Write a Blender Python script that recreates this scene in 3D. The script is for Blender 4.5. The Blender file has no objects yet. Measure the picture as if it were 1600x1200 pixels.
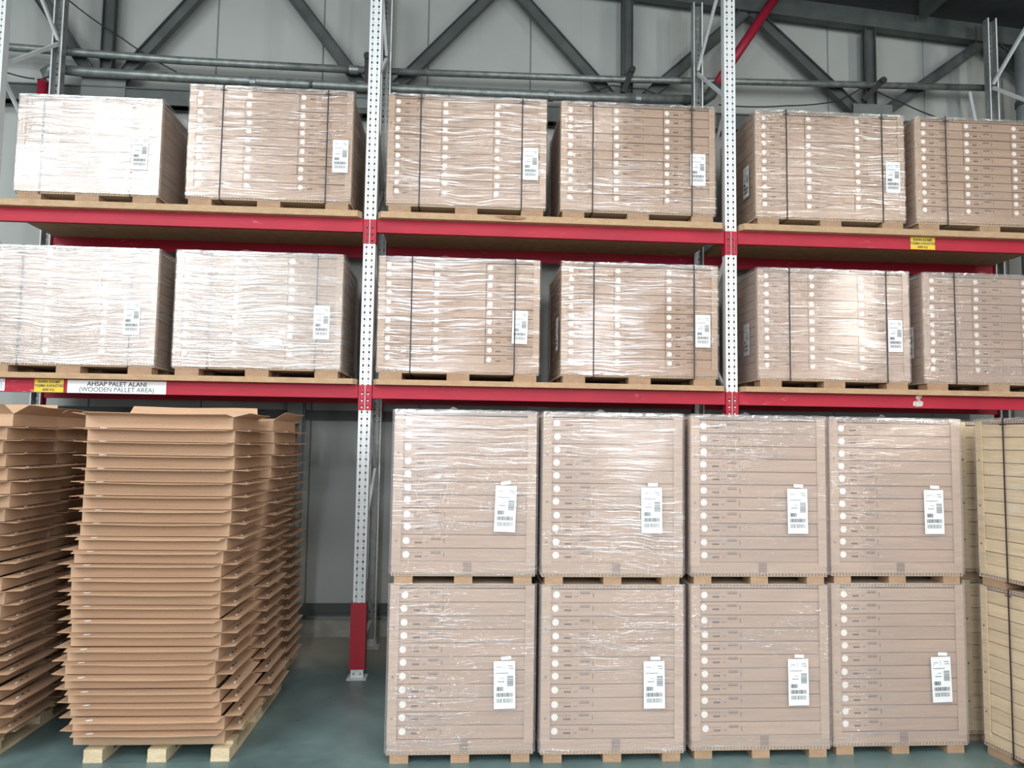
import bpy, math, random
from mathutils import Vector, Matrix

random.seed(7)
sc = bpy.context.scene
COL = sc.collection

# ------------------------------------------------------------------ camera
CAM = Vector((0.7187, -5.7876, 1.7303))
YAW, PITCH, ROLL = 0.0656, 0.0752, -0.0147
def cam_axes():
    f = Vector((math.sin(YAW)*math.cos(PITCH), math.cos(YAW)*math.cos(PITCH), math.sin(PITCH)))
    r = Vector((math.cos(YAW), -math.sin(YAW), 0))
    d = f.cross(r)
    c, s = math.cos(ROLL), math.sin(ROLL)
    return c*r + s*d, c*d - s*r, f
R_, D_, F_ = cam_axes()
cd = bpy.data.cameras.new('camera'); cam = bpy.data.objects.new('camera', cd); COL.objects.link(cam)
cd.sensor_width = 36.0; cd.lens = 27.0; cd.clip_start = 0.05; cd.clip_end = 100
m = Matrix.Identity(4)
for i in range(3):
    m[i][0] = R_[i]; m[i][1] = -D_[i]; m[i][2] = -F_[i]; m[i][3] = CAM[i]
cam.matrix_world = m
sc.camera = cam

# ------------------------------------------------------------------ world, lights, exposure
w = bpy.data.worlds.new('world'); sc.world = w; w.use_nodes = True
w.node_tree.nodes['Background'].inputs[0].default_value = (0.8, 0.9, 1.0, 1)
w.node_tree.nodes['Background'].inputs[1].default_value = 0.3
sc.view_settings.view_transform = 'Standard'
sc.view_settings.look = 'None'
sc.view_settings.gamma = 1.0
sc.view_settings.use_curve_mapping = False
sc.view_settings.exposure = -0.66
sc.cycles.use_denoising = True
sc.cycles.transparent_max_bounces = 12
sc.cycles.max_bounces = 4
sc.cycles.diffuse_bounces = 3
sc.cycles.glossy_bounces = 3
sc.cycles.adaptive_threshold = 0.05

def area(name, loc, rot, sx, sy, radiance, col=(1, 1, 1)):
    l = bpy.data.lights.new(name, 'AREA'); l.shape = 'RECTANGLE'; l.size = sx; l.size_y = sy
    l.energy = radiance*math.pi*sx*sy; l.color = col
    o = bpy.data.objects.new(name, l); COL.objects.link(o)
    o.location = loc; o.rotation_euler = rot
    return o
H = math.pi/2
TO_RACK = (H, 0, 0)          # faces +Y
DOWN = (0, 0, 0)
DAY = (0.93, 0.97, 1.0)
area('skylight_strip', (-6.0, -7.8, 6.6), DOWN, 6.0, 2.2, 26.0, DAY)
area('skylight_strip', (4.0, -7.8, 5.75), DOWN, 12.0, 1.2, 12.0, DAY)
area('window_bank_light', (-5.6, -9.9, 4.2), TO_RACK, 6.0, 2.8, 9.0, DAY)
area('front_fill_light', (1.2, -9.9, 2.4), TO_RACK, 7.0, 3.6, 1.3, (1.0, 0.98, 0.96))  # general front fill added behind the camera, gives the film a soft sheen
area('door_gap_light', (0.1, -9.85, 3.6), TO_RACK, 0.35, 3.6, 60.0, (0.85, 0.92, 1.0))
area('door_gap_light', (3.6, -9.85, 3.6), TO_RACK, 0.5, 3.8, 50.0, (0.9, 0.95, 1.0))
area('door_gap_light', (9.2, -9.85, 4.2), TO_RACK, 0.6, 3.0, 70.0, (1.0, 0.95, 0.86))
for lx, lz, lr in ((-3.0, 6.2, 27.0), (1.4, 5.85, 26.0), (5.6, 5.45, 19.0)):
    area('hall_lamp', (lx, -3.6, lz), DOWN, 2.4, 0.5, lr, (1.0, 0.97, 0.92))
    area('hall_lamp', (lx, -6.0, lz), DOWN, 2.4, 0.5, lr, (1.0, 0.96, 0.90))

# ------------------------------------------------------------------ materials
def new_mat(name):
    mt = bpy.data.materials.new(name); mt.use_nodes = True
    nt = mt.node_tree; b = nt.nodes['Principled BSDF']
    return mt, nt, b
def N(nt, t, **kw):
    n = nt.nodes.new(t)
    for k, v in kw.items(): setattr(n, k, v)
    return n
def mapping(nt, scale, coord='Object', rnd=True):
    tc = N(nt, 'ShaderNodeTexCoord'); mp = N(nt, 'ShaderNodeMapping')
    mp.inputs['Scale'].default_value = scale
    nt.links.new(tc.outputs[coord], mp.inputs['Vector'])
    if rnd:
        oi = N(nt, 'ShaderNodeObjectInfo'); mu = N(nt, 'ShaderNodeMath', operation='MULTIPLY'); mu.inputs[1].default_value = 37.0
        nt.links.new(oi.outputs['Random'], mu.inputs[0])
        nt.links.new(mu.outputs[0], mp.inputs['Location'])
    return mp
def noise(nt, vec, scale=1.0, detail=3.0, rough=0.55, dist=0.0):
    n = N(nt, 'ShaderNodeTexNoise'); n.inputs['Scale'].default_value = scale
    n.inputs['Detail'].default_value = detail; n.inputs['Roughness'].default_value = rough
    n.inputs['Distortion'].default_value = dist
    nt.links.new(vec, n.inputs['Vector']); return n.outputs['Fac']
def ramp(nt, fac, stops):
    r = N(nt, 'ShaderNodeValToRGB'); e = r.color_ramp.elements
    while len(e) < len(stops): e.new(0.5)
    for el, (p, c) in zip(e, stops):
        el.position = p; el.color = (*c, 1) if len(c) == 3 else c
    nt.links.new(fac, r.inputs[0]); return r.outputs[0]
def mixc(nt, fac, a, b, mode='MIX'):
    n = N(nt, 'ShaderNodeMix', data_type='RGBA', blend_type=mode)
    for s, v in ((n.inputs[0], fac), (n.inputs[6], a), (n.inputs[7], b)):
        if isinstance(v, (int, float)): s.default_value = v
        elif isinstance(v, tuple): s.default_value = (*v, 1)
        else: nt.links.new(v, s)
    return n.outputs[2]
def bump(nt, h, bsdf, strength=0.2, distance=0.005):
    b = N(nt, 'ShaderNodeBump'); b.inputs['Strength'].default_value = strength; b.inputs['Distance'].default_value = distance
    nt.links.new(h, b.inputs['Height']); nt.links.new(b.outputs[0], bsdf.inputs['Normal'])
def plain(name, col, rough=0.6, metal=0.0, var=0.12, scale=6.0):
    mt, nt, b = new_mat(name)
    mp = mapping(nt, (scale, scale, scale))
    f = noise(nt, mp.outputs[0], 1.0, 4.0)
    lo = tuple(max(0, c*(1-var)) for c in col); hi = tuple(min(1, c*(1+var)) for c in col)
    nt.links.new(ramp(nt, f, [(0.3, lo), (0.7, hi)]), b.inputs['Base Color'])
    b.inputs['Roughness'].default_value = rough; b.inputs['Metallic'].default_value = metal
    return mt
def kraft(name, col, var=0.10):
    mt, nt, b = new_mat(name)
    mp = mapping(nt, (3, 3, 40)); f = noise(nt, mp.outputs[0], 1.0, 4.0)
    mp2 = mapping(nt, (180, 180, 180)); f2 = noise(nt, mp2.outputs[0], 1.0, 2.0)
    lo = tuple(c*(1-var) for c in col); hi = tuple(min(1, c*(1+var)) for c in col)
    c1 = ramp(nt, f, [(0.3, lo), (0.7, hi)])
    oi = N(nt, 'ShaderNodeObjectInfo')
    c2 = mixc(nt, 1.0, c1, ramp(nt, oi.outputs['Random'], [(0.0, (0.93, 0.92, 0.90)), (1.0, (1.04, 1.03, 1.02))]), 'MULTIPLY')
    c3 = mixc(nt, 1.0, c2, ramp(nt, f2, [(0.35, (0.94, 0.94, 0.94)), (0.65, (1.03, 1.03, 1.03))]), 'MULTIPLY')
    nt.links.new(c3, b.inputs['Base Color'])
    b.inputs['Roughness'].default_value = 0.72; b.inputs['Specular IOR Level'].default_value = 0.3
    bump(nt, f2, b, 0.08, 0.001)
    return mt
def chip(name, col):
    mt, nt, b = new_mat(name)
    mp = mapping(nt, (90, 90, 140)); v = N(nt, 'ShaderNodeTexVoronoi'); nt.links.new(mp.outputs[0], v.inputs['Vector'])
    f = noise(nt, mapping(nt, (12, 12, 30)).outputs[0], 1.0, 4.0)
    c = ramp(nt, v.outputs['Color'], [(0.2, tuple(x*0.72 for x in col)), (0.5, col), (0.9, tuple(min(1, x*1.15) for x in col))])
    c = mixc(nt, 1.0, c, ramp(nt, f, [(0.3, (0.85, 0.82, 0.8)), (0.7, (1.05, 1.05, 1.05))]), 'MULTIPLY')
    nt.links.new(c, b.inputs['Base Color']); b.inputs['Roughness'].default_value = 0.8
    return mt
def red_paint(name, col):
    mt, nt, b = new_mat(name)
    f = noise(nt, mapping(nt, (2.5, 8, 8)).outputs[0], 1.0, 5.0)
    s = noise(nt, mapping(nt, (9, 20, 30)).outputs[0], 1.0, 6.0, 0.7, 0.6)
    big = noise(nt, mapping(nt, (1.1, 2, 2)).outputs[0], 1.0, 2.0)
    c = ramp(nt, f, [(0.3, tuple(x*0.85 for x in col)), (0.7, tuple(min(1, x*1.12) for x in col))])
    mul = N(nt, 'ShaderNodeMath', operation='MULTIPLY')
    nt.links.new(ramp(nt, s, [(0.60, (0, 0, 0)), (0.68, (1, 1, 1))]), mul.inputs[0])
    nt.links.new(ramp(nt, big, [(0.55, (0, 0, 0)), (0.66, (0.7, 0.7, 0.7))]), mul.inputs[1])
    c = mixc(nt, mul.outputs[0], c, (0.75, 0.30, 0.32))
    nt.links.new(c, b.inputs['Base Color'])
    b.inputs['Roughness'].default_value = 0.5; b.inputs['Specular IOR Level'].default_value = 0.35
    return mt
def film(name, base, streak, haze, painted_glint, rough=0.12, dist=0.0028, col=(0.75, 0.70, 0.72)):
    """clear stretch film: transparent sheet with a glossy, horizontally wrinkled skin and a little milky haze, with painted pale streaks for reflections"""
    mt = bpy.data.materials.new(name); mt.use_nodes = True; nt = mt.node_tree; nt.nodes.clear()
    out = N(nt, 'ShaderNodeOutputMaterial')
    warp = noise(nt, mapping(nt, (1.6, 1.6, 1.6)).outputs[0], 1.0, 2.0)
    mp = mapping(nt, (3.0, 3.0, 115)); 
    wv = N(nt, 'ShaderNodeMath', operation='MULTIPLY'); wv.inputs[1].default_value = 14.0; nt.links.new(warp, wv.inputs[0])
    cb = N(nt, 'ShaderNodeCombineXYZ'); nt.links.new(wv.outputs[0], cb.inputs[2])
    ad = N(nt, 'ShaderNodeVectorMath', operation='ADD'); nt.links.new(mp.outputs[0], ad.inputs[0]); nt.links.new(cb.outputs[0], ad.inputs[1])
    f1 = noise(nt, ad.outputs[0], 1.0, 3.0, 0.6, 0.15)
    mp2 = mapping(nt, (7, 7, 260)); ad2 = N(nt, 'ShaderNodeVectorMath', operation='ADD')
    nt.links.new(mp2.outputs[0], ad2.inputs[0]); nt.links.new(cb.outputs[0], ad2.inputs[1])
    f2 = noise(nt, ad2.outputs[0], 1.0, 2.0)
    zone = ramp(nt, noise(nt, mapping(nt, (1.3, 1.3, 2.6)).outputs[0], 1.0, 2.0), [(0.36, (0.25, 0.25, 0.25)), (0.62, (1, 1, 1))])
    h = N(nt, 'ShaderNodeMath', operation='ADD'); nt.links.new(f1, h.inputs[0])
    h2 = N(nt, 'ShaderNodeMath', operation='MULTIPLY'); h2.inputs[1].default_value = 0.35; nt.links.new(f2, h2.inputs[0]); nt.links.new(h2.outputs[0], h.inputs[1])
    hz = N(nt, 'ShaderNodeMath', operation='MULTIPLY'); nt.links.new(h.outputs[0], hz.inputs[0]); nt.links.new(zone, hz.inputs[1])
    bp = N(nt, 'ShaderNodeBump'); bp.inputs['Strength'].default_value = 1.0; bp.inputs['Distance'].default_value = dist
    nt.links.new(hz.outputs[0], bp.inputs['Height'])
    gl = N(nt, 'ShaderNodeBsdfGlossy'); gl.inputs['Roughness'].default_value = rough; gl.inputs['Color'].default_value = (1, 1, 1, 1)
    nt.links.new(bp.outputs[0], gl.inputs['Normal'])
    df = N(nt, 'ShaderNodeBsdfDiffuse'); df.inputs['Color'].default_value = (*col, 1)
    tr = N(nt, 'ShaderNodeBsdfTransparent'); tr.inputs['Color'].default_value = (0.985, 0.98, 0.985, 1)
    st = ramp(nt, f1, [(0.53, (0, 0, 0)), (0.63, (1, 1, 1))])
    stz = N(nt, 'ShaderNodeMath', operation='MULTIPLY'); nt.links.new(st, stz.inputs[0]); nt.links.new(zone, stz.inputs[1])
    fac = N(nt, 'ShaderNodeMath', operation='MULTIPLY_ADD'); nt.links.new(stz.outputs[0], fac.inputs[0]); fac.inputs[1].default_value = streak; fac.inputs[2].default_value = base
    hf = N(nt, 'ShaderNodeMath', operation='MULTIPLY_ADD'); nt.links.new(stz.outputs[0], hf.inputs[0]); hf.inputs[1].default_value = painted_glint; hf.inputs[2].default_value = haze  # pale diffuse streaks paint in the reflected surroundings
    m1 = N(nt, 'ShaderNodeMixShader'); nt.links.new(hf.outputs[0], m1.inputs[0]); nt.links.new(tr.outputs[0], m1.inputs[1]); nt.links.new(df.outputs[0], m1.inputs[2])
    m2 = N(nt, 'ShaderNodeMixShader'); nt.links.new(fac.outputs[0], m2.inputs[0]); nt.links.new(m1.outputs[0], m2.inputs[1]); nt.links.new(gl.outputs[0], m2.inputs[2])
    nt.links.new(m2.outputs[0], out.inputs['Surface'])
    return mt

def floor_mat():
    mt, nt, b = new_mat('painted_concrete')
    f = noise(nt, mapping(nt, (0.7, 0.7, 0.7), rnd=False).outputs[0], 1.0, 5.0, 0.6)
    f2 = noise(nt, mapping(nt, (5, 5, 5), rnd=False).outputs[0], 1.0, 5.0, 0.65)
    c = ramp(nt, f, [(0.32, (0.085, 0.140, 0.142)), (0.52, (0.125, 0.192, 0.190)), (0.72, (0.19, 0.265, 0.255))])
    c = mixc(nt, 1.0, c, ramp(nt, f2, [(0.3, (0.82, 0.82, 0.82)), (0.7, (1.1, 1.1, 1.1))]), 'MULTIPLY')
    tc = N(nt, 'ShaderNodeTexCoord'); sp = N(nt, 'ShaderNodeSeparateXYZ'); nt.links.new(tc.outputs['Object'], sp.inputs[0])
    wob = N(nt, 'ShaderNodeMath', operation='MULTIPLY_ADD'); nt.links.new(f2, wob.inputs[0]); wob.inputs[1].default_value = 0.5; nt.links.new(sp.outputs[1], wob.inputs[2])
    dust = ramp(nt, wob.outputs[0], [(0.35, (0, 0, 0)), (0.85, (1, 1, 1))])
    c = mixc(nt, dust, c, (0.42, 0.40, 0.33))
    nt.links.new(c, b.inputs['Base Color'])
    nt.links.new(ramp(nt, f2, [(0.3, (0.25,)*3), (0.7, (0.5,)*3)]), b.inputs['Roughness'])
    bump(nt, f2, b, 0.05, 0.003)
    return mt

KRAFT = kraft('kraft_carton', (0.475, 0.335, 0.24))
KRAFT_POST = kraft('kraft_corner_board', (0.52, 0.38, 0.275))
KRAFT_TRAY = kraft('kraft_tray', (0.535, 0.35, 0.228), 0.06)
KRAFT_WARM_LIT = kraft('kraft_warm_lit', (0.70, 0.555, 0.36))  # warmer, brighter kraft: yellow light painted into the colour
HONEY = kraft('honeycomb_paper', (0.56, 0.44, 0.33))
BROWN_TAPE = plain('brown_tape', (0.26, 0.17, 0.12), 0.35)
CHIP = chip('pressed_wood_block', (0.45, 0.295, 0.185))
DECK = chip('chipboard_deck', (0.54, 0.375, 0.225))
PINE = chip('pine', (0.70, 0.58, 0.38))
RED = red_paint('red_beam_paint', (0.44, 0.014, 0.038))
GUARD_RED = plain('red_guard_paint', (0.42, 0.012, 0.03), 0.45, var=0.06)
WHITE_POST = plain('white_powder_coat', (0.80, 0.83, 0.84), 0.45, var=0.05)
GALV = plain('galvanised_steel', (0.42, 0.44, 0.43), 0.4, 0.6, var=0.2, scale=25)
PIPE = plain('galvanised_pipe', (0.26, 0.29, 0.28), 0.42, 0.5, var=0.3, scale=14)
STEEL = plain('grey_painted_steel', (0.075, 0.088, 0.083), 0.55, var=0.25, scale=5)
RED_PIPE = plain('red_pipe_paint', (0.36, 0.015, 0.04), 0.45)
WALL = plain('sandwich_panel', (0.42, 0.44, 0.415), 0.5, var=0.05, scale=1.5)
SEAL = plain('panel_joint', (0.16, 0.17, 0.16), 0.8)
ROOF = plain('roof_sheet', (0.055, 0.06, 0.06), 0.7)
HALL = plain('hall_paint', (0.24, 0.25, 0.25), 0.7)
BLACK = plain('black_strap', (0.025, 0.02, 0.02), 0.45)
CABLE = plain('black_cable', (0.02, 0.02, 0.02), 0.6)
PAPER = plain('white_paper', (0.86, 0.88, 0.88), 0.5, var=0.03)
DOT = plain('cream_sticker', (0.90, 0.86, 0.80), 0.5, var=0.02)
INK = plain('black_ink', (0.05, 0.06, 0.07), 0.6)
GREY_INK = plain('grey_ink', (0.16, 0.16, 0.18), 0.6)
PRINT = plain('dark_print', (0.07, 0.045, 0.035), 0.6)
PRINT_SOFT = plain('faded_print', (0.20, 0.14, 0.105), 0.6)
YELLOW = plain('yellow_sign', (0.80, 0.55, 0.03), 0.45, var=0.04)
RIVET = plain('rivet', (0.20, 0.15, 0.12), 0.5)
FILM_HEAVY = film('stretch_film_glare', 0.115, 0.30, 0.12, 0.40, col=(0.78, 0.79, 0.80))  # extra white haze put in where the loads show glare
FILM_MID = film('stretch_film', 0.045, 0.34, 0.04, 0.30)
FILM_LIGHT = film('stretch_film_taut', 0.04, 0.26, 0.17, 0.16, 0.11, 0.0034)
FILM_CLEAR = film('stretch_film_clear', 0.03, 0.16, 0.05, 0.12, 0.14, 0.003)
FLOOR = floor_mat()

# ------------------------------------------------------------------ mesh helpers
class MB:
    def __init__(s): s.v = []; s.f = []; s.m = []
    def add(s, vs, fs, mi=0):
        k = len(s.v); s.v += [tuple(v) for v in vs]
        s.f += [tuple(i+k for i in f) for f in fs]; s.m += [mi]*len(fs); return s
    def box(s, x0, x1, y0, y1, z0, z1, mi=0):
        return s.add([(x, y, z) for z in (z0, z1) for y in (y0, y1) for x in (x0, x1)],
                     [(0, 2, 3, 1), (4, 5, 7, 6), (0, 1, 5, 4), (2, 6, 7, 3), (0, 4, 6, 2), (1, 3, 7, 5)], mi)
    def quad(s, a, b, c, d, mi=0): return s.add([a, b, c, d], [(0, 1, 2, 3)], mi)
    def disc(s, cx, y, cz, r, n=14, t=0.0012, mi=0):     # a thin disc facing -Y
        a = [(cx+r*math.cos(2*math.pi*i/n), y, cz+r*math.sin(2*math.pi*i/n)) for i in range(n)]
        b = [(p[0], y-t, p[2]) for p in a]
        return s.add(a+b, [tuple(range(n, 2*n))] + [(i, (i+1) % n, n+(i+1) % n, n+i) for i in range(n)], mi)
    def tube(s, pts, r, n=10, mi=0):
        pts = [Vector(p) for p in pts]; rings = []
        for i, p in enumerate(pts):
            t = ((pts[min(i+1, len(pts)-1)]-pts[max(i-1, 0)])).normalized()
            u = t.cross(Vector((0, 0, 1)) if abs(t.z) < 0.95 else Vector((1, 0, 0))).normalized(); v = t.cross(u)
            rings.append([p+r*(math.cos(2*math.pi*k/n)*u+math.sin(2*math.pi*k/n)*v) for k in range(n)])
        vs = [q for rg in rings for q in rg]; fs = []
        for i in range(len(pts)-1):
            for k in range(n): fs.append((i*n+k, i*n+(k+1) % n, (i+1)*n+(k+1) % n, (i+1)*n+k))
        fs.append(tuple(range(n-1, -1, -1))); fs.append(tuple((len(pts)-1)*n+k for k in range(n)))
        return s.add(vs, fs, mi)
    def bar(s, a, b, wd, hd, up=(0, 1, 0), mi=0):       # rectangular bar from a to b; wd along (dir x up), hd along up
        a, b, up = Vector(a), Vector(b), Vector(up); t = (b-a).normalized(); sx = t.cross(up).normalized(); u = sx.cross(t)
        vs = [p+sx*wd*i+u*hd*j for p in (a, b) for j in (-.5, .5) for i in (-.5, .5)]
        return s.add(vs, [(0, 2, 3, 1), (4, 5, 7, 6), (0, 1, 5, 4), (2, 6, 7, 3), (0, 4, 6, 2), (1, 3, 7, 5)], mi)
    def mesh(s, name, mats, smooth=False):
        me = bpy.data.meshes.new(name); me.from_pydata(s.v, [], s.f)
        for mt in (mats if isinstance(mats, (list, tuple)) else [mats]): me.materials.append(mt)
        me.polygons.foreach_set('material_index', s.m)
        if smooth: me.polygons.foreach_set('use_smooth', [True]*len(s.f))
        me.update(); return me
    def build(s, name, mats, parent=None, loc=(0, 0, 0), rot=(0, 0, 0), smooth=False):
        return put(name, s.mesh(name, mats, smooth), parent, loc, rot)
def put(name, me, parent=None, loc=(0, 0, 0), rot=(0, 0, 0)):
    o = bpy.data.objects.new(name, me); COL.objects.link(o); o.location = loc; o.rotation_euler = rot
    if parent: o.parent = parent
    return o
def tag(o, label=None, cat=None, group=None, kind=None):
    if label: o['label'] = label
    if cat: o['category'] = cat
    if group: o['group'] = group
    if kind: o['kind'] = kind
    return o
def thing(name, label, cat, loc=(0, 0, 0), rz=0.0, group=None):
    o = bpy.data.objects.new(name, None); COL.objects.link(o); o.empty_display_size = 0.1
    o.location = loc; o.rotation_euler = (0, 0, rz); return tag(o, label, cat, group)
def text_mesh(s, size, mat, name='lettering', bold=0.0, sx=1.0):
    cu = bpy.data.curves.new(name, 'FONT'); cu.body = s; cu.size = size; cu.align_x = 'CENTER'; cu.align_y = 'CENTER'; cu.offset = bold; cu.extrude = 0.0004
    o = bpy.data.objects.new(name, cu); COL.objects.link(o)
    bpy.context.view_layer.update()
    me = bpy.data.meshes.new_from_object(o.evaluated_get(bpy.context.evaluated_depsgraph_get()))
    bpy.data.objects.remove(o)
    me.materials.clear(); me.materials.append(mat)
    for v in me.vertices: v.co.x *= sx
    return me

# ------------------------------------------------------------------ the hall
XL, XR, YF, YB = -11.0, 13.0, -10.2, 1.2
def roof_z(x): return 6.17 - 0.08*(x-2.6)
tag(MB().box(XL, XR, YF, YB+0.2, -0.1, 0).build('floor', FLOOR), kind='structure')
wb = MB().box(XL, XR, YB+0.012, YB+0.14, 0, 7.2).build('wall_back', SEAL); tag(wb, kind='structure')
pm = {}
x = -0.623 - 11*0.966
while x < XR:
    x1 = min(x+0.966, XR); xa = max(x, XL)
    if x1-xa > 0.1:
        k = round(x1-xa, 3)
        if k not in pm:
            # a panel with two shallow ribs and rounded edges
            b = MB(); W = x1-xa
            pr = [(0.0025, 0.010), (0.009, 0.0), (W*0.5-0.012, 0.0), (W*0.5, 0.002), (W*0.5+0.012, 0.0), (W-0.009, 0.0), (W-0.0025, 0.010)]
            vs = [(px, py, z) for z in (0.0, 7.1) for px, py in pr]; n = len(pr)
            b.add(vs, [(i, i+1, n+i+1, n+i) for i in range(n-1)] + [(0, n, 2*n-1, n-1)])
            pm[k] = b.mesh('wall_panel', WALL)
        put('wall_panel', pm[k], wb, (xa, YB, 0.0))
    x += 0.966
wp = MB().box(XL, XR, YB-0.02, YB, 0, 0.15).build('baseboard_back', plain('dirty_plinth', (0.38, 0.37, 0.32), 0.8, var=0.25)); tag(wp, kind='structure')
tag(MB().box(XL-0.15, XL, YF, YB+0.14, 0, 7.2).build('wall_left', HALL), kind='structure')
tag(MB().box(XR, XR+0.15, YF, YB+0.14, 0, 7.2).build('wall_right', HALL), kind='structure')
tag(MB().box(XL, XR, YF-0.15, YF, 0, 7.2).build('wall_front', HALL), kind='structure')
rf = MB()
rf.add([(XL, YF-.15, roof_z(XL)), (XR, YF-.15, roof_z(XR)), (XR, YB+.2, roof_z(XR)), (XL, YB+.2, roof_z(XL)),
        (XL, YF-.15, roof_z(XL)+.1), (XR, YF-.15, roof_z(XR)+.1), (XR, YB+.2, roof_z(XR)+.1), (XL, YB+.2, roof_z(XL)+.1)],
       [(0, 3, 2, 1), (4, 5, 6, 7), (0, 1, 5, 4), (2, 3, 7, 6), (1, 2, 6, 5), (3, 0, 4, 7)])
tag(rf.build('ceiling', ROOF), kind='structure')
# purlins running towards the camera under the roof sheet
for px, wh in ((3.6, 'leftmost'), (5.0, 'middle one'), (6.4, 'rightmost')):
    tag(MB().box(-0.035, 0.035, -4.0, YB-0.28, -0.2, -0.012).build('roof_purlin', STEEL, loc=(px, 0, roof_z(px))),
        f'dark steel roof purlin at the top right, {wh} of three', 'purlin', 'roof purlins')

# ------------------------------------------------------------------ wall truss
NODES = [-7.15, -4.82, -2.49, -0.09, 2.2, 4.54, 6.88]
tr = thing('wall_truss', 'dark grey steel lattice truss along the top of the back wall', 'truss', (0, 1.06, 4.66))
def zt(x): return roof_z(x) - 0.30 - 4.66
MB().box(-8.5, 9.5, -0.045, 0.045, 0.0, 0.15).box(-8.5, 9.5, -0.06, 0.06, 0.0, 0.012).box(-8.5, 9.5, -0.06, 0.06, 0.138, 0.15).build('bottom_chord', STEEL, tr)
tc_ = MB(); tc_.bar((-8.5, 0, zt(-8.5)+.1), (9.5, 0, zt(9.5)+.1), 0.17, 0.09); tc_.build('top_chord', STEEL, tr)
for i, nx in enumerate(NODES):
    b = MB(); b.box(nx-.05, nx+.05, -.006, .006, .15, zt(nx)); b.box(nx-.05, nx-.044, -.045, .045, .15, zt(nx)); b.box(nx+.044, nx+.05, -.045, .045, .15, zt(nx))
    b.build('vertical', STEEL, tr)
    MB().box(nx-.19, nx+.19, -.056, -.048, .05, .30).build('gusset_plate', plain('gusset_%d' % i, (0.17, 0.19, 0.185), 0.5), tr)
    for s in (-1, 1):
        ex = nx+s*1.14
        b = MB(); p0 = Vector((nx+s*.10, 0, .22)); p1 = Vector((ex, 0, zt(ex)+.02))
        b.bar(p0, p1, 0.10, 0.012)
        t = (p1-p0).normalized(); sd = t.cross(Vector((0, 1, 0)))
        for q in (-1, 1): b.bar(p0+sd*.047*q, p1+sd*.047*q, 0.008, 0.07)
        b.build('diagonal', STEEL, tr)
# wall column and girts
co = MB(); co.box(-.784, -.655, 0.98, 0.99, 0, 4.66); co.box(-.726, -.716, .99, 1.10, 0, 4.66); co.box(-.784, -.655, 1.10, 1.11, 0, 4.66)
tag(co.build('steel_column', plain('grey_column_paint', (0.24, 0.26, 0.26), 0.5)), 'grey steel column against the back wall behind the tray stacks', 'column')
for z0, z1, lab in ((1.90, 1.985, 'dark horizontal steel rail on the back wall just under the lower shelf'), (0.20, 0.29, 'dark horizontal steel rail low on the back wall near the floor')):
    tag(MB().box(-8, 9, 1.13, 1.195, z0, z1).box(-8, 9, 1.115, 1.13, z0, z0+.02).build('wall_rail', STEEL), lab, 'rail', 'rails on the back wall')

# ------------------------------------------------------------------ pipes, cables
up = thing('upper_pipe', 'long grey galvanised pipe above the top pallets, the higher one', 'pipe', (0, 0.96, 5.05))
MB().tube([(-6.5, 0, .10), (-3.358, 0, .055), (-1.83, 0, .002), (-0.19, 0, -.012)], 0.034, 12).build('pipe_run', PIPE, up, smooth=True)
MB().tube([(-0.19, 0, -.012), (2.12, 0, .014), (3.2, 0, .045), (5.70, 0, .097)], 0.030, 12).build('pipe_run', PIPE, up, smooth=True)
MB().tube([(-.34, 0, -.011), (-.26, 0, -.011)], 0.042, 12).build('coupling', PIPE, up)
for a, b_ in (((-0.182, -.02, .108), (-0.174, -.02, -.19)), ((2.22, -.02, .097), (2.14, -.02, -.12)), ((4.60, -.02, .105), (4.41, -.02, -.09))):
    q = MB(); q.bar(a, b_, 0.05, 0.03); q.tube([(a[0], -.05, a[2]), (a[0], .05, a[2])], .032, 8)
    q.build('hanger', plain('black_hanger', (0.03, 0.03, 0.03), 0.5), up)
lp = thing('lower_pipe', 'grey galvanised pipe with elbows ending in red sections, the lower one', 'pipe', (0, 0.95, 4.9))
MB().tube([(-2.86, 0, .02), (-2.67, 0, .006), (-1.82, 0, -.008), (-.14, 0, -.024), (1.7, 0, -.023), (2.84, 0, -.002)], 0.042, 12).build('pipe_run', PIPE, lp, smooth=True)
MB().tube([(-2.84, 0, .02), (-2.91, 0, .01), (-2.96, 0, -.03), (-2.972, 0, -.10)], 0.05, 12).build('elbow', PIPE, lp, smooth=True)
MB().tube([(-2.972, 0, -.09), (-2.975, 0, -.9)], 0.043, 12).build('red_drop', RED_PIPE, lp, smooth=True)
MB().tube([(2.80, 0, -.002), (2.90, 0, .006), (2.96, 0, .05), (3.01, 0, .15)], 0.052, 12).build('elbow', STEEL, lp, smooth=True)
MB().tube([(3.0, 0, .13), (3.60, 0, 1.05)], 0.043, 12).build('red_riser', RED_PIPE, lp, smooth=True)
for xx in (-1.2, 1.45, 2.25):
    MB().tube([(xx, 0, -.022), (xx+.05, 0, -.022)], 0.052, 12).build('coupling', PIPE, lp)
MB().box(-.012, .012, -.015, .01, -.06, .0).build('nozzle', STEEL, lp, (-.67, -.045, .0))
def cable(lab, pts, r=0.006):
    out = []
    for i in range(len(pts)-1):
        a, b_ = Vector(pts[i]), Vector(pts[i+1])
        for k in range(6):
            t = k/6; p = a.lerp(b_, t); p.z -= 0.10*(b_-a).length*t*(1-t); out.append(p)
    out.append(Vector(pts[-1]))
    tag(MB().tube(out, r, 6).build('cable', CABLE, smooth=True), lab, 'cable')
cable('thin black cable sagging from the rear post at upper left', [(-2.80, .95, 5.55), (-2.35, .99, 5.25), (-1.9, .99, 4.98), (-1.3, .99, 4.72)])
cable('short black cable at the far left above the red pipe', [(-3.6, .95, 4.95), (-3.25, .95, 4.86), (-3.02, .90, 4.80)])
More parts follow.
